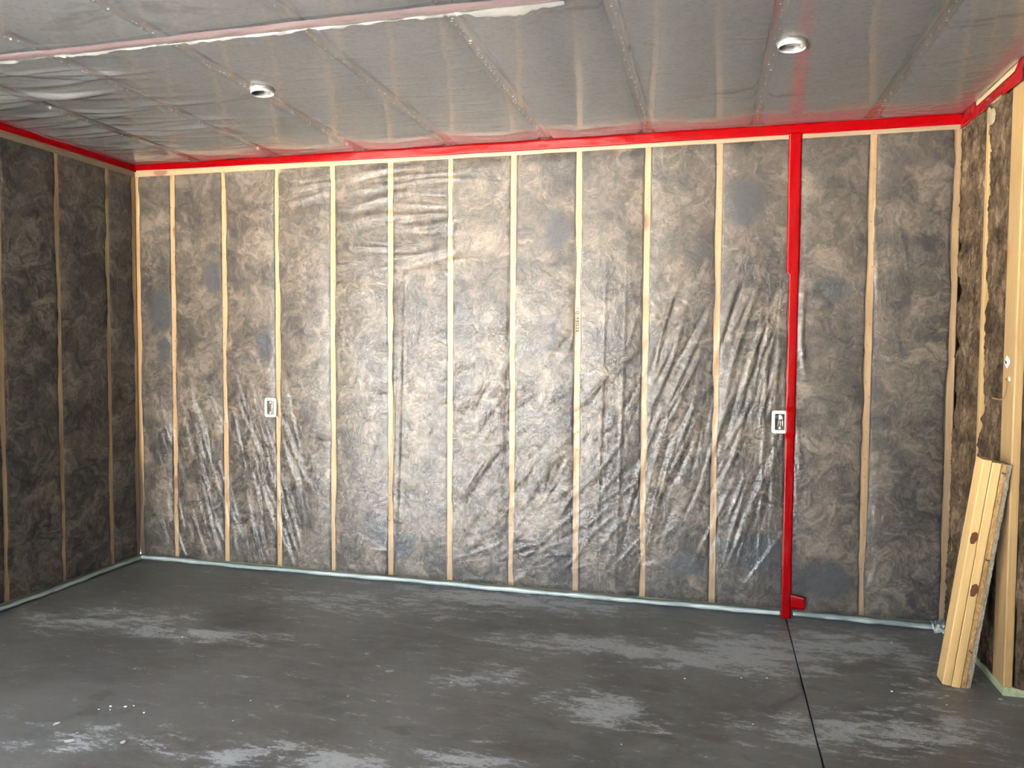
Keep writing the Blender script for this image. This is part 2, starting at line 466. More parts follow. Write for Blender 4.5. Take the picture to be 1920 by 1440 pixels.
# ---- left wall framing
LY = [-.266 - .4064 * k for k in range(9)]
LSTUDS = [-.018] + LY
for y in LSTUDS:
    box('stud', (XL - .138, y - SW, ZB), (XL, y + SW, ZT), 'pine_z', WL, .003)
box('top_plate', (XL - .138, DOOR_Y1, ZT), (XL, 0, ZT + .038), 'pine_y', WL, .002, 1)
box('top_plate', (XL - .138, DOOR_Y1, ZT + .038), (XL - .001, 0, HC + .02), 'pine_y', WL, .002, 1)
box('bottom_plate', (XL - .138, DOOR_Y1, 0), (XL + .002, 0, ZB), 'treated_y', WL, .002, 1)
# ---- right wall: stud, corner post, plates
box('stud', (XR, -.405, ZB), (XR + .138, -.367, ZT), 'pine_board', WR, .003)
box('top_plate', (XR - .001, YJ, ZT), (XR + .138, 0, ZT + .038), 'pine_y', WR, .002, 1)
box('top_plate', (XR - .004, YJ, ZT + .038), (XR + .138, 0, HC + .02), 'pine_y', WR, .002, 1)
box('bottom_plate', (XR - .004, YJ - .004, 0), (XR + .138, 0, ZB), 'treated_y', WR, .003, 1)
box('corner_post', (XR, YJ, ZB), (XR + .038, YJ + .140, ZT), 'pine_board', WJ, .005)
for x in (XR + .42, XR + .83, XR + 1.24, XR + 1.64):
    box('stud', (x - SW, YJ, ZB), (x + SW, YJ + .138, ZT), 'pine_z', WJ, .003)
box('top_plate', (XR + .139, YJ, ZT), (XFAR, YJ + .138, HC + .02), 'pine_x', WJ, .002, 0)
box('bottom_plate', (XR + .139, YJ - .004, 0), (XFAR, YJ + .138, ZB), 'treated_x', WJ, .003, 0)

# ---- wool batts
DARK = [(1.0, 1.94, .0, 0), ]
# torn holes in the back wall wool, their shade painted dark: x, z, half width, half height
HOLES = [(.18, 2.36, .10, .12), (-3.72, 1.78, .09, .13), (-3.30, 1.99, .06, .10), (-2.06, .34, .10, .10), (-1.92, .24, .10, .07), (-2.90, 1.52, .05, .10),
         (.66, 1.87, .09, .06), (.66, .22, .13, .10), (-.90, 2.24, .06, .12), (-3.70, 1.5, .05, .08), (.30, .35, .14, .10), (-1.55, 1.75, .05, .06), (-.1, .25, .10, .06)]
def dark_at(X, Z, holes):
    d = np.zeros_like(X)
    for (hx, hz, a, c) in holes:
        r = np.sqrt(((X - hx) / a) ** 2 + ((Z - hz) / c) ** 2)
        d = np.maximum(d, np.clip(1.25 - .75 * r, 0, 1))
    return d
def wool_batt(parent, a0, a1, to_world, seed, holes=(), bulge=.008, rough=.005, over=.013, step=.014, z0=ZB + .001, z1=ZT - .001, mat='wool', fine=0., d0=.004, low=0.):
    """a: along the wall, depth d>0 points into the room; to_world(a, d, z)"""
    nu = max(8, int((a1 - a0) / step)); nv = int((z1 - z0) / step)
    u = np.linspace(0, 1, nu); z = np.linspace(z0, z1, nv)
    zz = z[None, :] + 0 * u[:, None]
    eL = (fbm(z * 3.2 + seed * 7.1, z * 0 + 3.3, 11, 4, .6) * 3.0) * over
    eR = (fbm(z * 3.2 + seed * 5.7 + 40, z * 0 + 9.3, 12, 4, .6) * 3.0) * over
    A = (a0 - eL)[None, :] * (1 - u[:, None]) + (a1 + eR)[None, :] * u[:, None]
    prof = np.sin(PI * np.clip(u, 0, 1)) ** .55
    D = d0 + (bulge + low * np.clip((1.7 - zz) / .8, 0, 1)) * prof[:, None] * (0.75 + .8 * fbm(A * 4 + seed, zz * 2.2, 21, 3)) + rough * 2 * fbm(A * 18 + seed * 3, zz * 14, 31, 4, .6)
    if fine:
        rid = 1 - np.abs(fbm(A * 16 + seed + 2 * fbm(A * 6, zz * 6, 61, 3), zz * 6.5, 41, 4, .65)) * 4
        D += fine * rid + fine * .7 * fbm(A * 50, zz * 30, 51, 3, .7) + fine * 1.5 * fbm(A * 5 + seed, zz * 3, 71, 3)
    dk = dark_at(A, zz, holes) if len(holes) else np.zeros_like(A)
    D -= .035 * np.clip(dk - .3, 0, 1)
    D = np.maximum(D, -.03)
    # side skirts that tuck back into the bay
    A2 = np.vstack([A[:1] + .004, A, A[-1:] - .004]); D2 = np.vstack([D[:1] * 0 - .04, D, D[:1] * 0 - .04]); Z2 = np.vstack([zz[:1], zz, zz[-1:]]); K2 = np.vstack([dk[:1], dk, dk[-1:]])
    P = to_world(A2, D2, Z2)
    me = grid_mesh('wool_batt', P); fattr(me, 'dark', K2[::-1] if to_world in (left, right) else K2)
    return link('wool_batt', me, mat, parent)
back = lambda a, d, z: np.stack([a, -d, z], -1)
left = lambda a, d, z: np.stack([XL + d, -a, z], -1)[::-1]
right = lambda a, d, z: np.stack([XR - d, a, z], -1)[::-1]
jog = lambda a, d, z: np.stack([a, YJ - d, z], -1)
for k in range(len(STUDS) - 1):
    wool_batt(WB, STUDS[k] + SW, STUDS[k + 1] - SW, back, k + 1, HOLES)
for k in range(len(LSTUDS) - 1):
    wool_batt(WL, -LSTUDS[k] + SW, -LSTUDS[k + 1] - SW, left, k + 31)
wool_batt(WR, -.367, -.002, right, 51, (), .008, .010, .008, .007, mat='wool_bare', fine=.018, d0=-.014, low=.034)

wool_batt(WR, YJ + .140, -.405, right, 57, (), .004, .008, .006, .007, mat='wool_bare', fine=.015, d0=-.018, low=.010)
wool_batt(WJ, XR + .038, XR + .42 - SW, jog, 63, (), .030, .012, .014, .009, mat='wool_bare', fine=.012)
for k, x in enumerate((XR + .42, XR + .83, XR + 1.24)):
    wool_batt(WJ, x + SW, x + .41 - SW, jog, 67 + k, (), .030, .012, .012, .016, mat='wool_bare')

# ---- ceiling: truss chords and grey batts
TX = [-3.4185 + .6096 * j for j in range(-1, 14)]
for x in TX:
    if x < XFAR: box('truss_chord', (x - .026, YF, HC + .002), (x + .026, .139, HC + .10), 'truss_wood', CE, .002, 1)
def ceiling_batt(x0, x1, y0, y1, seed, step=.03):
    nu = int((x1 - x0) / step); nv = int((y1 - y0) / step)
    u = np.linspace(0, 1, nu)[:, None]; y = np.linspace(y0, y1, nv)[None, :]
    eL = .012 * (fbm(y * 4 + seed * 3, y * 0 + 1, 81, 4, .65) * 2); eR = .012 * (fbm(y * 4 + seed * 5, y * 0 + 6, 82, 4, .65) * 2)
    X = (x0 + eL) * (1 - u) + (x1 + eR) * u; Y = y + 0 * u
    Z = HC + .006 - .004 * np.sin(PI * u) ** .5 + .006 * fbm(X * 5, Y * 5, 83, 4)
    Z[0] += .03; Z[-1] += .03
    me = grid_mesh('ceiling_batt', np.stack([X, Y, Z], -1)[::-1])
    return link('ceiling_batt', me, 'ceiling_batt', CE)
for j in range(len(TX) - 1):
    a, c = max(TX[j] + .024, XL), min(TX[j + 1] - .024, XFAR)
    if c - a < .05: continue
    ceiling_batt(a, c, -2.9, -.001, j, .025); ceiling_batt(a, c, YF, -2.905, j + 40, .12)

# ================================================================== PLASTIC SHEETS
def folds(U, V, lst):
    """U (nu,1) V (1,nv) rectilinear coordinates; lst of (u, v, angle, length, width, amp, curve)"""
    H = np.zeros((U.size, V.size)); uu = U.ravel(); vv = V.ravel()
    for (u_, v_, th, L, w, a, k) in lst:
        c, s = math.cos(th), math.sin(th)
        ru = abs(c) * L * 2 + abs(s) * w * 3 + .01 + abs(k) * 4 * L * L; rv = abs(s) * L * 2 + abs(c) * w * 3 + .01 + abs(k) * 4 * L * L
        i0, i1 = np.searchsorted(uu, (u_ - ru, u_ + ru)); j0, j1 = np.searchsorted(vv, (v_ - rv, v_ + rv))
        if i1 <= i0 or j1 <= j0: continue
        du = uu[i0:i1, None] - u_; dv = vv[None, j0:j1] - v_
        S = du * c + dv * s; T = -du * s + dv * c + k * S * S
        H[i0:i1, j0:j1] += a * np.exp(-(S / L) ** 2) * (np.exp(-(T / w) ** 2))
    return H
rs = np.random.RandomState(5)
def region(n, u0, u1, v0, v1, ang, dang, L, w, a, k=0.):
    out = []
    for _ in range(n):
        out.append((rs.uniform(u0, u1), rs.uniform(v0, v1), ang + rs.normal() * dang, rs.uniform(*L), rs.uniform(*w), rs.uniform(*a) * rs.choice([1, 1, -.6]), rs.normal() * k))
    return out
def ang(dx, dz): return math.atan2(dz, dx)
WF = []
WF += region(110, -3.72, -2.62, .02, 1.15, ang(.36, -1), .10, (.10, .32), (.007, .014), (.004, .009), .12)
WF += region(30, -2.95, -2.60, .70, 1.40, ang(.45, -1), .12, (.05, .14), (.006, .010), (.002, .005), .2)
WF += region(70, -.45, .42, .35, 1.75, ang(.33, 1), .10, (.10, .30), (.007, .013), (.0035, .008), .15)
WF += region(90, -1.45, -.30, .30, 1.60, ang(.75, 1), .16, (.06, .18), (.007, .013), (.0025, .006), .3)
WF += region(45, -2.65, -1.55, 2.05, 2.70, ang(1, .10), .12, (.08, .26), (.009, .018), (.003, .007), .2)
WF += region(40, -3.3, -2.0, 1.4, 2.3, ang(1, -.25), .25, (.05, .14), (.008, .014), (.001, .003), .2)
WF += region(60, -2.1, -1.2, .6, 1.9, ang(.3, 1), .5, (.04, .12), (.007, .013), (.0015, .0035), .4)
WF += region(30, -1.6, -.9, .05, .35, ang(1, .6), .3, (.05, .14), (.008, .014), (.0015, .004), .3)
WF += region(700, -3.9, 1.25, .05, 2.7, 0, 2, (.02, .07), (.006, .012), (.0006, .0020), 1.5)
for x, n in ((-1.965, 1), (-1.945, 1), (-1.90, 1), (-1.235, 1), (-.50, 1), (-.62, 1), (.31, 1), (.37, 1)):
    WF.append((x, 1.0, ang(.02, 1), .9, .0070, .0048, 0))
for sx in STUDS[1:-1]:       # pulls at staples
    for _ in range(14):
        z = rs.uniform(.15, 2.6); sg = rs.choice([-1, 1])
        for q in range(3):
            th = rs.uniform(-.5, .5)
            WF.append((sx + sg * .06 * math.cos(th), z + .06 * math.sin(th) * sg, th, .05, .006, .002, 0))
WF += [(.505, 1.72, ang(.03, 1), .14, .010, .007, 0), (.512, 1.50, ang(-.12, 1), .10, .010, .008, 0), (.50, .98, ang(-.08, 1), .15, .010, .007, 0), (.495, .74, ang(-.03, 1), .10, .008, .005, 0),
       (.87, 2.2, ang(0, 1), .16, .008, .005, 0), (.885, 1.95, ang(0, 1), .10, .008, .006, 0), (.91, .65, ang(0, 1), .12, .012, .004, 0), (.90, .28, ang(.4, 1), .10, .012, .004, 0),
       (1.1, 2.3, ang(.8, 1), .18, .010, .005, 0), (.99, 2.2, ang(.2, -1), .16, .010, .004, 0)]
def wall_sheet(name, u0, u1, to_world, studs, fl, mat, base=.010, puff=.009, step=.0075, z0=.0, z1=2.775, seed=1):
    u = np.arange(u0, u1 + step * .5, step)[:, None]; z = np.arange(z0, z1, step)[None, :]
    st = np.array(sorted(studs)); pu = u.ravel()
    k = np.clip(np.searchsorted(st, pu) - 1, 0, len(st) - 2)
    t = np.clip((pu - st[k] - SW) / (st[k + 1] - st[k] - 2 * SW), 0, 1)
    D = base + (puff * np.sin(PI * t) ** .6)[:, None] * (.85 + .5 * fbm(u * 3 + seed, z * 2, 91, 3))
    D = D + .0040 * fbm(u * 9 + seed * 3, z * 9, 95, 3, .6) + .0012 * fbm(u * 34 + seed, z * 30, 98, 2, .6) * (np.sin(PI * t) ** .5)[:, None]
    D = D + .046 * np.exp(-((z - .06) / .55) ** 2)
    D = D + folds(u, z, fl)
    D = np.maximum(D, .007)
    top = np.clip((z - (ZT - .05)) / .05, 0, 1); D = D * (1 - top) + .010 * top
    bot = np.clip(1 - z / .075, 0, 1); D = D * (1 - bot) + (.040 + .004 * bot) * bot + bot * .006 * fbm(u * 9, z * 9, 99, 2)
    return grid_mesh(name, to_world(u + 0 * z, D, z + 0 * u))
back2 = back
s = link('plastic_sheet', wall_sheet('plastic_sheet', XL + .012, .466, back, STUDS, WF, 'film_wall'), 'film_wall')
SH_MAIN = tag(s, 'wide clear wrinkled plastic sheet stretched over the back wall left of the vertical red tape', 'plastic sheet', 'clear vapour barrier sheets')
s = link('plastic_sheet', wall_sheet('plastic_sheet', .440, XR - .006, lambda a, d, z: np.stack([a, -d - .0015, z], -1), STUDS, WF, 'film_wall'), 'film_wall')
SH_SIDE = tag(s, 'narrow clear plastic sheet on the back wall between red tape and right corner', 'plastic sheet', 'clear vapour barrier sheets')
LF = region(200, .0, 4.2, .1, 2.6, 0, 2, (.04, .12), (.010, .018), (.0008, .0025), .5)
s = link('plastic_sheet', wall_sheet('plastic_sheet', .012, 3.65, left, [-q for q in LSTUDS], LF, 'film_left', step=.016, seed=4), 'film_left')
SH_LEFT = tag(s, 'clear plastic sheet over the shaded left wall', 'plastic sheet', 'clear vapour barrier sheets')

# ---- ceiling sheets (u = x, v = y)
CF = []
for q in range(46):     # swags on the left
    y = rs.uniform(-1.75, -.25)
    CF.append((rs.uniform(-3.85, -2.75), y, rs.normal() * .10 + .12, rs.uniform(.18, .50), rs.uniform(.014, .028), rs.uniform(.004, .010), rs.normal() * .15 + .12))
CF += region(60, -2.2, -1.0, -1.5, -.25, .05, .12, (.06, .22), (.007, .014), (.0006, .0018), .2)
CF += region(90, -3.6, 1.2, -.12, -.02, .06, .15, (.06, .18), (.006, .010), (.001, .003), .2)
CF += region(260, -3.9, 1.25, -1.85, -.05, .0, .4, (.03, .09), (.007, .012), (.0004, .0012), .4)
CF += region(40, .9, 1.27, -1.0, -.1, -.5, .35, (.04, .12), (.006, .010), (.0008, .0020), .4)
CF += [(-.47, -1.66, ang(.12, 1), .14, .006, .003, .1), (.15, -1.30, ang(1, .35), .12, .006, .003, 0), (.12, -1.26, ang(1, .15), .10, .006, .003, 0), (.95, -.75, ang(.6, 1), .3, .006, .002, 0)]
def ceil_sheet(name, xs, ys, fl, drop=0.):
    u = xs[:, None]; v = ys[None, :]
    ph = ((u + 3.4185) / .6096) % 1.0
    D = .002 + .010 * np.sin(PI * ph) ** .7 * (1 + .6 * fbm(u * 2, v * 2, 191, 2)) + .0012 * fbm(u * 5, v * 14, 195, 3, .6) + .0004 * fbm(u * 12, v * 60, 197, 2)
    D = D + folds(u, v, fl)
    edge = np.clip(1 + v / .05, 0, 1) * (v > -.05)
    D = D * (1 - edge) + .006 * edge
    D = np.maximum(D + drop, .0005)
    P = np.stack([u + 0 * v, v + 0 * u, HC - D + .004], -1)
    return grid_mesh(name, P[::-1])
YS = -1.835
s = link('plastic_sheet', ceil_sheet('plastic_sheet', np.arange(XL + .008, XR - .004, .009), np.arange(-1.90, -.008, .0085), CF), 'film_ceiling')
SH_C1 = tag(s, 'clear plastic sheet under the far part of the ceiling, up to the ragged seam', 'plastic sheet', 'clear vapour barrier sheets')
s = link('plastic_sheet', ceil_sheet('plastic_sheet', np.concatenate([np.arange(XL + .008, XR, .016), np.linspace(XR, XFAR - .01, 40)]), np.concatenate([np.linspace(YF + .01, -2.75, 60), np.arange(-2.73, YS, .014)]),
         region(120, -3.9, 1.2, -2.7, -1.9, .05, .3, (.04, .12), (.014, .020), (.0008, .002), .3), .003), 'film_ceiling')
SH_C2 = tag(s, 'clear plastic sheet under the ceiling nearest the viewer, in front of the ragged seam', 'plastic sheet', 'clear vapour barrier sheets')
# lavender overlap band with its ragged hanging hem
def overlap():
    e = empty('overlap_strip', (0, YS, HC))
    x = np.arange(XL + .01, 1.25, .012)[:, None]; t = np.linspace(0, 1, 7)[None, :]
    w = .062 + .02 * fbm(x * 1.3, x * 0, 201, 3) - .03 * np.clip((x + .9) / 1., 0, 1)
    Y = YS - .004 - w * t; Z = HC - .018 - .003 * np.sin(PI * t) - .004 * fbm(x * 7, t * 4, 203, 3) + 0 * x
    P = np.stack([x + 0 * t, Y, Z], -1) - np.array([0, YS, HC])
    link('band', grid_mesh('band', P), 'film_band', e)
    x = np.arange(XL + .01, -.52, .006)[:, None]; t = np.linspace(0, 1, 6)[None, :]
    n1 = fbm(x * 14, x * 0, 205, 4, .65); n2 = fbm(x * 5, x * 0 + 4, 206, 3)
    wid = np.clip(.011 + .034 * n1 + .016 * n2 + .030 * np.exp(-((x + .75) / .16) ** 2), .003, .06)
    Y = YS + .004 * fbm(x * 6, x * 0, 207, 3) + wid * t * .75
    Z = HC - .019 - wid * .55 * np.sin(t * 2.2) - .006 * fbm(x * 30, t * 3, 208, 3)
    P = np.stack([x + 0 * t, Y + 0 * t, Z], -1) - np.array([0, YS, HC])
    link('hem', grid_mesh('hem', P[::-1]), 'film_edge', e)
    return tag(e, 'lavender overlap strip with ragged white plastic hem along the ceiling seam', 'overlap strip')
film('film_band', .62, 1.0, .2, .4, .5, (20, .4, .006), hz=(.33, .235, .25))
overlap()
# hem of the wall plastic along the floor, reflected light painted in as pale mint
def hem(name, a0, a1, to_world, label, seed):
    a = np.arange(a0, a1, .012)[:, None]; t = np.linspace(0, 2 * PI, 11)[None, :]
    r = .012 + .009 * fbm(a * 8 + seed, a * 0, 211, 4, .6)
    cz = .026 + .012 * fbm(a * 3 + seed, a * 0, 213, 3); cd = .042 + .010 * fbm(a * 4 + seed, a * 0 + 7, 214, 3)
    D = cd + r * np.cos(t) * .8; Z = cz + r * np.sin(t) * 1.25
    me = grid_mesh(name, to_world(a + 0 * t, D, np.maximum(Z, .002)))
    return tag(link(name, me, 'film_hem_sheen'), label, 'plastic hem', 'rolled plastic hems at the wall foot')
hem('plastic_hem', XL + .03, .42, back, 'long rolled plastic hem with painted pale sheen along the back wall foot left of red tape', 1)
hem('plastic_hem', .49, XR - .02, back, 'short rolled plastic hem with painted pale sheen along the back wall foot right of the red tape', 2)
hem('plastic_hem', .03, 3.6, left, 'rolled plastic hem along the foot of the shaded left wall', 3)

# staples and droplets that glint under the ceiling plastic: too small to pick apart
def staples():
    bm = bmesh.new()
    def st(c, ax, l=.011, w=.0016):
        m = Matrix.Translation(c) @ Matrix.Rotation(ax, 4, 'Z') @ Matrix.Diagonal((l, w, .0014, 1))
        bmesh.ops.create_cube(bm, size=1, matrix=m)
    for j in range(0, 9):
        x = -3.4185 + .6096 * j
        y = -.06
        while y > -2.6:
            dens = .030 if j in (1, 2, 4) and rs.rand() < .75 else .085
            y -= dens * rs.uniform(.6, 1.5)
            st((x + rs.uniform(-.012, .012), y, HC - .0035), rs.uniform(0, PI), rs.uniform(.005, .011))
    me = bpy.data.meshes.new('staples'); bm.to_mesh(me); bm.free()
    o = link('staples', me, 'galvanised', SH_C1); o['kind'] = 'stuff'
    bm = bmesh.new()
    for x in SX:
        z = .1
        while z < 2.65:
            z += rs.uniform(.06, .22)
            m = Matrix.Translation((x + rs.uniform(-.012, .012), -.0035, z)) @ Matrix.Rotation(rs.normal() * .5, 4, 'Y') @ Matrix.Diagonal((.0022, .002, rs.uniform(.005, .012), 1))
            bmesh.ops.create_cube(bm, size=1, matrix=m)
    me = bpy.data.meshes.new('staples'); bm.to_mesh(me); bm.free()
    o = link('staples', me, 'ink', SH_MAIN); o['kind'] = 'stuff'
staples()

# ================================================================== RED TAPE
def strip(name, n, fn, label, seed, wr=.0035, across=7, thick=.0006):
    """fn(t) -> (point A, point B, outward normal) edges of the tape at t"""
    T = np.linspace(0, 1, n); S = np.linspace(0, 1, across)
    P = np.zeros((n, across, 3)); N = np.zeros((n, across, 3))
    for i, t in enumerate(T):
        a, b_, nn = fn(t)
        for j, q in enumerate(S):
            P[i, j] = np.array(a) * (1 - q) + np.array(b_) * q; N[i, j] = nn
    ln = np.cumsum(np.r_[0, np.linalg.norm(np.diff(P[:, 0], axis=0), axis=1)])[:, None]
    h = wr * (fbm(ln * 9 + seed, S[None, :] * 2.5 + ln * 3, 221, 4, .6) + .5 * (fbm(ln * 45 + seed, S[None, :] * 5, 225, 3)) * (fbm(ln * 1.1 + seed, 0 * S[None, :], 226, 2) > .03)) + wr * .5
    P += N * h[..., None]
    me = grid_mesh(name, P)
    o = link(name, me, 'red_tape')
    md = o.modifiers.new('thickness', 'SOLIDIFY'); md.thickness = thick; md.offset = -1
    return tag(o, label, 'tape', 'red sheathing tape strips')
fz = lambda x, s_: float(fbm(np.array([x * 1.7]), np.array([0.]), s_, 3)[0])
def t_back(t):
    x = XL + .004 + (XR - XL - .008) * t
    lo = 2.748 - .022 * min(1, max(0, (x + 3.9) / 2.2)) + .006 * fz(x, 231)
    return (x, -.014, HC - .004), (x, -.014, lo), (0, -1, 0)
strip('red_tape', 420, t_back, 'long glossy red tape running along the top of the back wall', 1, .005)
def t_left(t):
    y = -.004 - 3.6 * t
    return (XL + .014, y, HC - .004), (XL + .014, y, 2.742 + .005 * fz(y, 233)), (1, 0, 0)
strip('red_tape', 200, t_left, 'dark red tape along the top of the shaded left wall', 2)
def t_right(t):
    y = -.004 - (-.004 - YJ + .004) * t
    yy = -y
    dip = 0.
    if .22 < yy < .80: dip = min(1, (yy - .22) / .015, (.80 - yy) / .05)
    lo = 2.703 - .022 * yy / .83 + .006 * fz(y, 235) + (.014 if .42 < yy < .6 else 0)
    return (XR - .012, y, HC - .004 - .034 * dip), (XR - .012, y, lo), (-1, 0, 0)
strip('red_tape', 160, t_right, 'bright red tape climbing over the bare wool at the top of the right wall', 3)
def t_vert(t):
    z = 2.735 - (2.735 - .004) * t
    if z > 1.95: c, w = .447 + .004 * (2.7 - z) , .068
    else: c, w = .455 - .006 * math.exp(-((z - .06) / .55) ** 2) + .004 * fz(z, 237), .050
    y = -.0165 - .048 * math.exp(-((z - .06) / .55) ** 2)
    y -= .011 * max(0, min(1, (z - 1.03) / .02, (1.20 - z) / .02))
    return (c - w / 2, y, z), (c + w / 2, y, z), (0, -1, 0)
strip('red_tape', 300, t_vert, 'vertical red tape from ceiling to floor beside the right electrical box', 5, .006)
def t_tab(t):
    x = .472 + .075 * t
    return (x, -.067 - .02 * t, .148 - .012 * t), (x, -.066 - .012 * t, .062 + .003 * t), (0, -1, 0)
strip('red_tape', 14, t_tab, 'short loose red tape tab near the floor', 6, .004)

# ================================================================== ELECTRICAL BOXES
def rrect(w, h, r, n=5):
    pts = []
    for (cx, cz, a0) in ((w / 2 - r, h / 2 - r, 0), (-w / 2 + r, h / 2 - r, 90), (-w / 2 + r, -h / 2 + r, 180), (w / 2 - r, -h / 2 + r, 270)):
        for k in range(n + 1):
            a = math.radians(a0 + 90 * k / n); pts.append((cx + r * math.cos(a), cz + r * math.sin(a)))
    return pts
def loft(name, rings, close_last=False, smooth=False):
    n = len(rings[0]); vs_ = [v for g in rings for v in g]
    fs = [(i * n + k, i * n + (k + 1) % n, (i + 1) * n + (k + 1) % n, (i + 1) * n + k) for i in range(len(rings) - 1) for k in range(n)]
    if close_last: fs.append(tuple(range((len(rings) - 1) * n, len(rings) * n)))
    return pyd(name, vs_, fs, smooth)
def ebox(loc, label, kind):
    e = empty('electrical_box', loc)
    W, H = .088, .130
    rg = lambda w, h, r, d: [(p[0], -d, p[1]) for p in rrect(w, h, r)]
    link('flange', loft('flange', [rg(W, H, .016, .000), rg(W, H, .016, .006), rg(W - .004, H - .004, .015, .009), rg(W - .016, H - .016, .011, .009), rg(W - .018, H - .018, .010, .007), rg(.054, .094, .005, .008), rg(.052, .092, .004, .006), rg(.052, .092, .004, -.004)]), 'white_plastic', e)
    hs = link('housing', loft('housing', [rg(.052, .092, .004, -.003), rg(.050, .090, .004, -.060)], True), 'box_inside', e)
    for zz in (.040, -.040):
        vs_ = [(-.007, -.0065, zz), (.007, -.0065, zz), (.004, -.0065, zz - math.copysign(.012, zz)), (-.004, -.0065, zz - math.copysign(.012, zz))]
        vs_ += [(v[0], v[1] + .006, v[2]) for v in vs_]
        link('screw_tab', pyd('screw_tab', vs_, [(0, 1, 2, 3), (4, 7, 6, 5), (0, 4, 5, 1), (1, 5, 6, 2), (2, 6, 7, 3), (3, 7, 4, 0)]), 'white_plastic', e)
    if kind == 'few':
        box('side_wall', (.014, -.0045, -.043), (.017, .040, .043), 'white_plastic', hs)
        link('wire', tube_mesh('wire', [(.012, .02, .030), (.010, .004, .012), (.002, .0, -.010), (.004, .010, -.025)], .0022), 'wire_white', hs)
        link('wire', tube_mesh('wire', [(.012, .02, .0), (.009, .002, -.02), (.0, .0, -.032), (-.004, .012, -.04)], .0035), 'wire_white', hs)
        link('wire', tube_mesh('wire', [(.013, .02, .02), (.012, .006, .0), (.010, .0, -.02), (.012, .012, -.038)], .003), 'wire_black', hs)
    else:
        for (x0, x1, m, r) in ((-.020, -.012, 'wire_black', .003), (-.010, -.003, 'wire_white', .002), (-.004, .001, 'copper', .0016), (.004, .004, 'wire_white', .0024), (.010, .009, 'wire_black', .003), (.016, .015, 'wire_white', .003)):
            link('wire', tube_mesh('wire', [(x1, .03, .040), (x1, .004, .022), ((x0 + x1) / 2, .0, .0), (x0, .003, -.022), (x0, .03, -.038)], r), m, hs)
        box('clamp', (-.022, -.002, .020), (-.012, .012, .036), 'can_metal', hs)
        box('clamp', (-.006, -.005, .016), (.012, .008, .034), 'white_plastic', hs)
    return tag(e, label, 'electrical box', 'electrical boxes in the back wall')
ebox((-2.850, -.018, 1.117), 'white electrical box with few wires on the third stud from the left corner', 'few')
ebox((.398, -.014, 1.116), 'white electrical box full of wires beside the vertical red tape', 'many')

# ================================================================== RECESSED LIGHTS
def can_light(loc, label, rz, tilt):
    e = empty('recessed_light', loc, rz)
    n = 40
    ring = lambda r, z, sx=1.: [(r * math.cos(k / n * 2 * PI) * sx, r * math.sin(k / n * 2 * PI), z + tilt * math.cos(k / n * 2 * PI)) for k in range(n)]
    link('rim', loft('rim', [ring(.056, .012), ring(.056, -.019), ring(.0550, -.021), ring(.0530, -.021), ring(.0522, -.019), ring(.0518, -.012)], smooth=True), 'white_enamel', e)
    cn = link('can', loft('can', [ring(.0519, -.014), ring(.050, .10), ring(.046, .11)], True, True), 'can_metal', e)
    for a in (math.radians(200), math.radians(20)):
        c = Vector((math.cos(a) * .044, math.sin(a) * .044, .0))
        b_ = box('spring_clip', (-.010, -.004, -.012), (.010, .004, .016), 'white_enamel', e, .001)
        b_.location = c; b_.rotation_euler = (0, .4, a + PI / 2)
    link('socket', tube_mesh('socket', [(0, 0, .108), (0, 0, .07)], .020, 16), 'white_enamel', cn)
    # plastic gathered around the rim
    t = np.linspace(0, 2 * PI, 49)[:, None]; q = np.linspace(0, 1, 4)[None, :]
    R_ = .057 + .004 * q + .006 * q * fbm(np.cos(t) * 4 + 3, np.sin(t) * 4, 241, 3); Z = -.010 + .014 * q ** .7 + .006 * fbm(np.cos(t) * 9, np.sin(t) * 9 + q, 242, 3)
    link('collar', grid_mesh('collar', np.stack([R_ * np.cos(t), R_ * np.sin(t), Z], -1)), 'film_edge', e)
    return tag(e, label, 'recessed light', 'recessed ceiling lights')
can_light((-2.145, -1.205, HC - .004), 'round white recessed light in the left half of the ceiling', .3, .004)
can_light((.310, -1.205, HC - .004), 'round white recessed light in the ceiling above the vertical red tape', 0, -.003)

# ================================================================== LEANING BOARDS
Bp = Vector((1.056, -.800, .010)); Tp = Vector((1.171, -.862, 1.052))
dax = (Tp - Bp).normalized()
aax = Vector((1, 0.02, 0)); aax = (aax - dax * aax.dot(dax)).normalized()
bax = dax.cross(aax)
LEN = (Tp - Bp).length
def lean(name, off, label, cat, group=None, extra=0.):
    e = empty(name, Bp + aax * off)
    e.rotation_euler = Matrix((aax, bax, dax)).transposed().to_euler()
    e.location = Bp + aax * off + dax * extra
    return tag(e, label, cat, group)
def lumber(off, label, seed, extra=0., knots=()):
    e = lean('lumber_board', off, label, 'lumber', 'pine boards leaning on the corner post', extra)
    w, d, ez = .0372, .089, .0035
    link('timber', box_mesh('timber', (0, 0, 0), (w, d, LEN - .002 * seed), ez, 2), 'pine_board_lean', e)
    for (kx, kz, a, c) in knots:
        n = 14; pts = [(kx + a * math.cos(k / n * 2 * PI) * (1 + .2 * math.sin(3 * k)), -.0008, kz + c * math.sin(k / n * 2 * PI) + .35 * a * math.cos(k / n * 2 * PI)) for k in range(n)]
        pts = [(min(max(p[0], .0036), w - .0036), p[1], p[2]) for p in pts]
        vs_ = pts + [(p[0], .001, p[2]) for p in pts]
        fs = [tuple(range(n))] + [(k, n + k, n + (k + 1) % n, (k + 1) % n) for k in range(n)]
        link('knot', pyd('knot', vs_, fs), 'knot', e)
    return e
simple('knot', (.065, .019, .008), .6, .3, bump=(80, .4, .003))
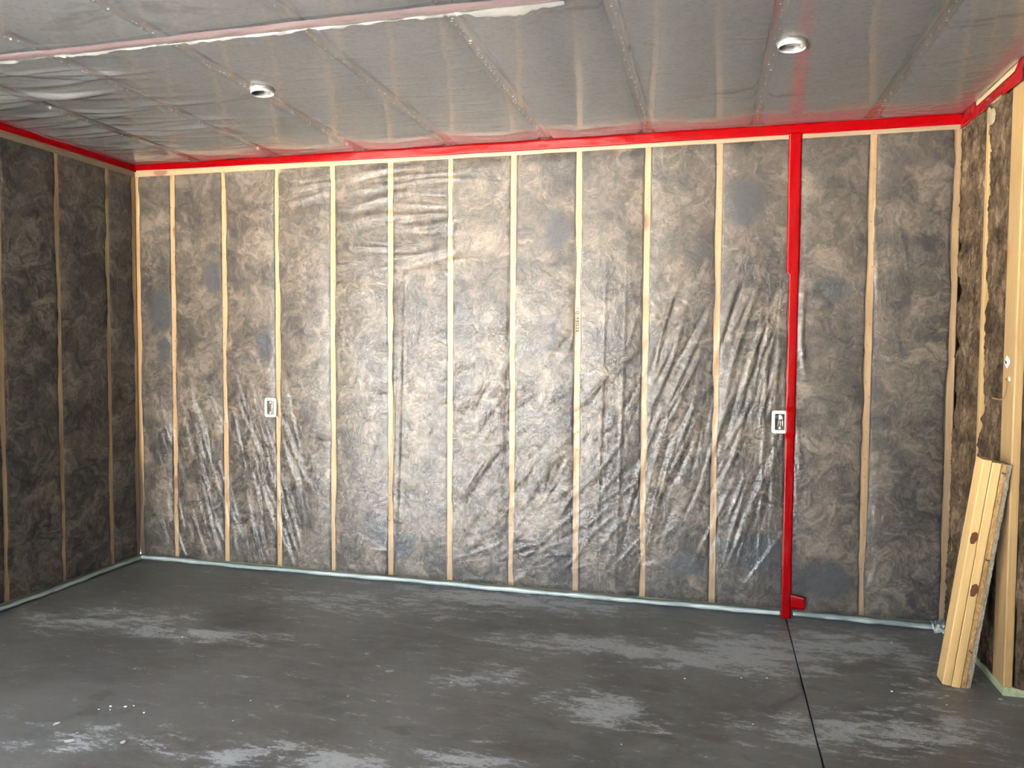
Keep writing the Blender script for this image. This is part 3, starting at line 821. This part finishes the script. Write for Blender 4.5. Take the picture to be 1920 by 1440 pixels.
def plainwood():
    m, nt, out = nmat('pine_board_lean'); b = NB(nt)
    co = b.obj()
    g = b.noise(b.mapping(co, scale=(30, 30, 1.)), 2.0, 5, .6, .5)
    col = b.mix(b.mrange(g, .3, .75), (.40, .275, .125), (.34, .22, .09))
    b.principled(out, col, .5, b.bump(g, .1, .003), .3)
plainwood()
lumber(.0, 'left pine board of the leaning pair, with a dark knot', 1, 0., ((.019, .695, .0165, .028),))
lumber(.0392, 'right pine board of the leaning pair, beside the rough-edged board', 3, -.003, ((.0185, .462, .0175, .030),))
def rough_board():
    e = lean('rough_board', .0785, 'rough brown board with splintered grey edge leaning right of the pine boards', 'lumber', None, -.016)
    prof = [(0, .002), (.016, .0), (.020, .002), (.042, .013), (.042, .085), (0, .085)]
    nz = 150; zs = np.linspace(0, LEN + .004, nz)
    P = np.zeros((len(prof), nz, 3))
    for i, (x, y) in enumerate(prof):
        P[i, :, 0] = x; P[i, :, 1] = y; P[i, :, 2] = zs
    nfn = fbm(zs * 30, zs * 0 + 2, 251, 4, .7); nf2 = fbm(zs * 45, zs * 0 + 5, 252, 4, .7)
    P[2, :, 0] += .006 * nf2; P[3, :, 0] += .004 * nfn; P[3, :, 1] += .008 * nf2; P[2, :, 1] += .003 * nfn; P[1, :, 0] += .005 * nf2
    link('timber', grid_mesh('timber', P[:3], smooth=False), 'rough_edge', e)
    link('sawn_edge', grid_mesh('sawn_edge', np.concatenate([P[2:], P[:1]]), smooth=False), 'grey_sawn', e)
    for zi, nm in ((0, 0), (nz - 1, 1)):
        vs_ = [tuple(P[i, zi]) for i in range(len(prof))]
        link('end_grain', pyd('end_grain', vs_, [tuple(range(len(prof)))]), 'grey_sawn', e)
    for (z, rz_) in ((LEN - .035, .15), (.62, .1), (.19, .75)):
        b_ = box('dark_mark', (-.009, -.0012, -.0028), (.009, .001, .0028), 'ink', e); b_.location = (.011, .0005, z); b_.rotation_euler = (0, rz_, 0)
    # splinter at the foot
    vs_ = [(.010, .002, .004), (.036, .014, .004), (.030, .03, .004), (.030, .012, -.006), (.026, .012, -.006)]
    link('splinter', pyd('splinter', vs_, [(0, 1, 3, 4), (1, 2, 3), (2, 0, 4, 3), (0, 2, 1)]), 'grey_sawn', e)
    return e
rough_board()

# ================================================================== SMALL THINGS
# handwriting on the eighth stud
def writing():
    cu = bpy.data.curves.new('handwriting', 'FONT'); cu.body = '/  Q - 9 8 G 3 E'; cu.size = .026; cu.align_x = 'LEFT'; cu.space_character = .9; cu.offset = .0011
    tmp = bpy.data.objects.new('tmp_text', cu); C.objects.link(tmp)
    dg = bpy.context.evaluated_depsgraph_get(); dg.update()
    me = bpy.data.meshes.new_from_object(tmp.evaluated_get(dg)); me.name = 'handwriting'
    bpy.data.objects.remove(tmp, do_unlink=True)
    me.materials.clear()
    # reads downwards: local x -> -z, local y -> +x
    for v in me.vertices:
        x, y, _ = v.co
        v.co = (SX[7] - .010 + y, -.0012, 1.772 - x)
    o = link('handwriting', me, 'ink', WB)
    o['label'] = 'dark handwritten marks on the eighth stud'
writing()
# paper tag on the corner post
def paper_tag():
    e = empty('paper_tag', (XR - .003, -.742, 1.478))
    pts = [(-.000, .030), (.026, .012), (.030, -.006), (.006, -.030), (-.024, -.002)]
    n = len(pts); vs_ = [(0 - .002 * (i % 2), -p[0] * 1.25, p[1] * .95) for i, p in enumerate(pts)] + [(.0008, -p[0] * 1.25, p[1] * .95) for p in pts]
    sh = link('sheet', pyd('sheet', vs_, [tuple(range(n)), tuple(range(n, 2 * n))[::-1]] + [(k, n + k, n + (k + 1) % n, (k + 1) % n) for k in range(n)]), 'paper', e)
    for k in range(4):
        b_ = box('print_line', (-.0004, -.012, -.0012), (.0004, .012, .0012), 'ink', sh)
        b_.location = (-.0026, -.008 + k * .007, -.004 + .001 * k); b_.rotation_euler = (1.05 + .05 * k, 0, 0); b_.scale = (1, .55 + .15 * (k % 3), 1)
    tag(e, 'torn white paper tag stuck on the corner post', 'paper tag')
    o = tag(link('paper_scrap', pyd('paper_scrap', [(XR - .002, -.768, 1.412), (XR - .002, -.786, 1.406), (XR - .003, -.780, 1.392), (XR - .002, -.765, 1.396), (XR, -.768, 1.412), (XR, -.786, 1.406), (XR, -.780, 1.392), (XR, -.765, 1.396)],
        [(0, 1, 2, 3), (7, 6, 5, 4), (0, 4, 5, 1), (1, 5, 6, 2), (2, 6, 7, 3), (3, 7, 4, 0)]), 'paper'), 'tiny white paper scrap on the corner post below the tag', 'paper scrap')
    pts = [(XR - .004, -.745, 1.402), (XR - .006, -.757, 1.392), (XR - .008, -.760, 1.365), (XR - .009, -.752, 1.335), (XR - .008, -.730, 1.312), (XR - .010, -.700, 1.305), (XR - .014, -.665, 1.307), (XR - .022, -.640, 1.309)]
    tag(link('twine', tube_mesh('twine', pts, .0028, 6), 'twine'), 'brown curl of twine hanging on the corner post', 'twine')
paper_tag()
# expanding foam blob at the top of the right wall
def foam():
    n, m_ = 26, 16
    th = np.linspace(0, 2 * PI, n + 1)[:, None]; ph = np.linspace(.02, PI - .02, m_)[None, :]
    r = 1 + .55 * fbm(np.cos(th) * np.sin(ph) * 2 + 4, np.sin(th) * np.sin(ph) * 2 + np.cos(ph) * 1.5, 261, 4, .6)
    P = np.stack([.016 * r * np.cos(th) * np.sin(ph), .030 * r * np.sin(th) * np.sin(ph), .045 * r * np.cos(ph) + 0 * th], -1) + np.array([XR + .004, -.435, 2.640])
    tag(link('spray_foam', grid_mesh('spray_foam', P), 'foam'), 'pale blob of spray foam in the torn wool under the red tape', 'spray foam')
foam()
# crumpled plastic at the right foot of the back wall
def crumple():
    n = 22
    u = np.linspace(0, 1, n)[:, None]; v = np.linspace(0, 1, n)[None, :]
    X = 1.205 + .085 * u + .01 * fbm(u * 4, v * 4, 271, 3); Y = -.03 - .07 * v - .02 * fbm(u * 5, v * 5, 272, 3); Z = .004 + .055 * (1 - v) ** 1.5 * (.6 + .4 * u) + .05 * np.abs(fbm(u * 5, v * 5, 273, 3, .7))
    tag(link('crumpled_plastic', grid_mesh('crumpled_plastic', np.stack([X, Y, Z], -1), smooth=False), 'film_hem_sheen'), 'crumpled shiny plastic end at the right foot of the back wall', 'plastic scrap')
crumple()
# crumbs and flakes on the floor
def crumb_mesh(seed, flat):
    r_ = np.random.RandomState(seed); bm = bmesh.new()
    bmesh.ops.create_icosphere(bm, subdivisions=1, radius=1)
    for v in bm.verts:
        v.co *= r_.uniform(.6, 1.25); v.co.z *= flat
    me = bpy.data.meshes.new('crumb'); bm.to_mesh(me); bm.free()
    return me
CR = [crumb_mesh(300 + k, .55) for k in range(4)]; simple('pale_flake', (.36, .355, .34), .9, .1)
FL = [crumb_mesh(320 + k, .10) for k in range(4)]
crumbs = [(-2.447, -1.986, 4), (-2.42, -1.95, 5), (-2.40, -1.975, 3), (-2.358, -1.937, 6), (-2.33, -1.92, 4), (-2.245, -1.961, 4), (-1.849, -1.924, 3), (-2.645, -1.203, 4), (-3.309, -.933, 4),
          (-1.11, -1.351, 3), (-.876, -1.246, 3), (-.081, -1.029, 4), (.173, -.954, 4), (.288, -.923, 4), (.819, -.922, 5), (1.02, -1.00, 3), (.44, -.05, 6), (.95, -.30, 4), (-1.884, -1.747, 3), (-2.6, -1.6, 3), (-.3, -1.7, 3), (.2, -1.4, 3), (-1.5, -1.6, 3)]
for k, (x, y, mm) in enumerate(crumbs):
    o = link('crumb', CR[k % 4], 'crumb'); o.location = (x, y, .55 * mm / 1000); o.scale = (mm / 1000 * 1.2,) * 3; o.rotation_euler = (0, 0, k * 1.3)
    tag(o, 'tiny white crumb on the grey concrete floor', 'crumb', 'white crumbs on the floor')
flakes = [(1.048, -.904, 14, 'crumb'), (1.264, -.880, 16, 'crumb'), (1.30, -.93, 9, 'crumb'), (1.325, -.925, 7, 'crumb'), (1.185, -.755, 22, 'flake'), (1.221, -.693, 26, 'flake'), (.985, -.75, 34, 'flake'), (-2.358, -2.229, 24, 'crumb'), (-2.381, -2.167, 8, 'crumb'), (-2.155, -2.182, 18, 'crumb'), (-1.50, -1.275, 18, 'flake'), (-1.43, -1.312, 22, 'flake'), (-2.52, -2.13, 20, 'crumb'), (1.13, -.93, 7, 'crumb')]
for k, (x, y, mm, mt) in enumerate(flakes):
    me = FL[k % 4].copy(); me.materials.clear(); me.name = 'flake'
    o = link('flake', me, 'pale_flake' if mt == 'crumb' else mt); o.location = (x, y, .11 * mm / 1000); o.scale = (mm / 1000, mm / 1000 * .55, mm / 1000); o.rotation_euler = (0, 0, k * .9)
    tag(o, 'flat pale flake on the grey concrete floor' if mt == 'crumb' else 'flat brownish flake on the grey concrete floor', 'flake', 'pale flakes on the floor' if mt == 'crumb' else 'brown flakes on the floor')
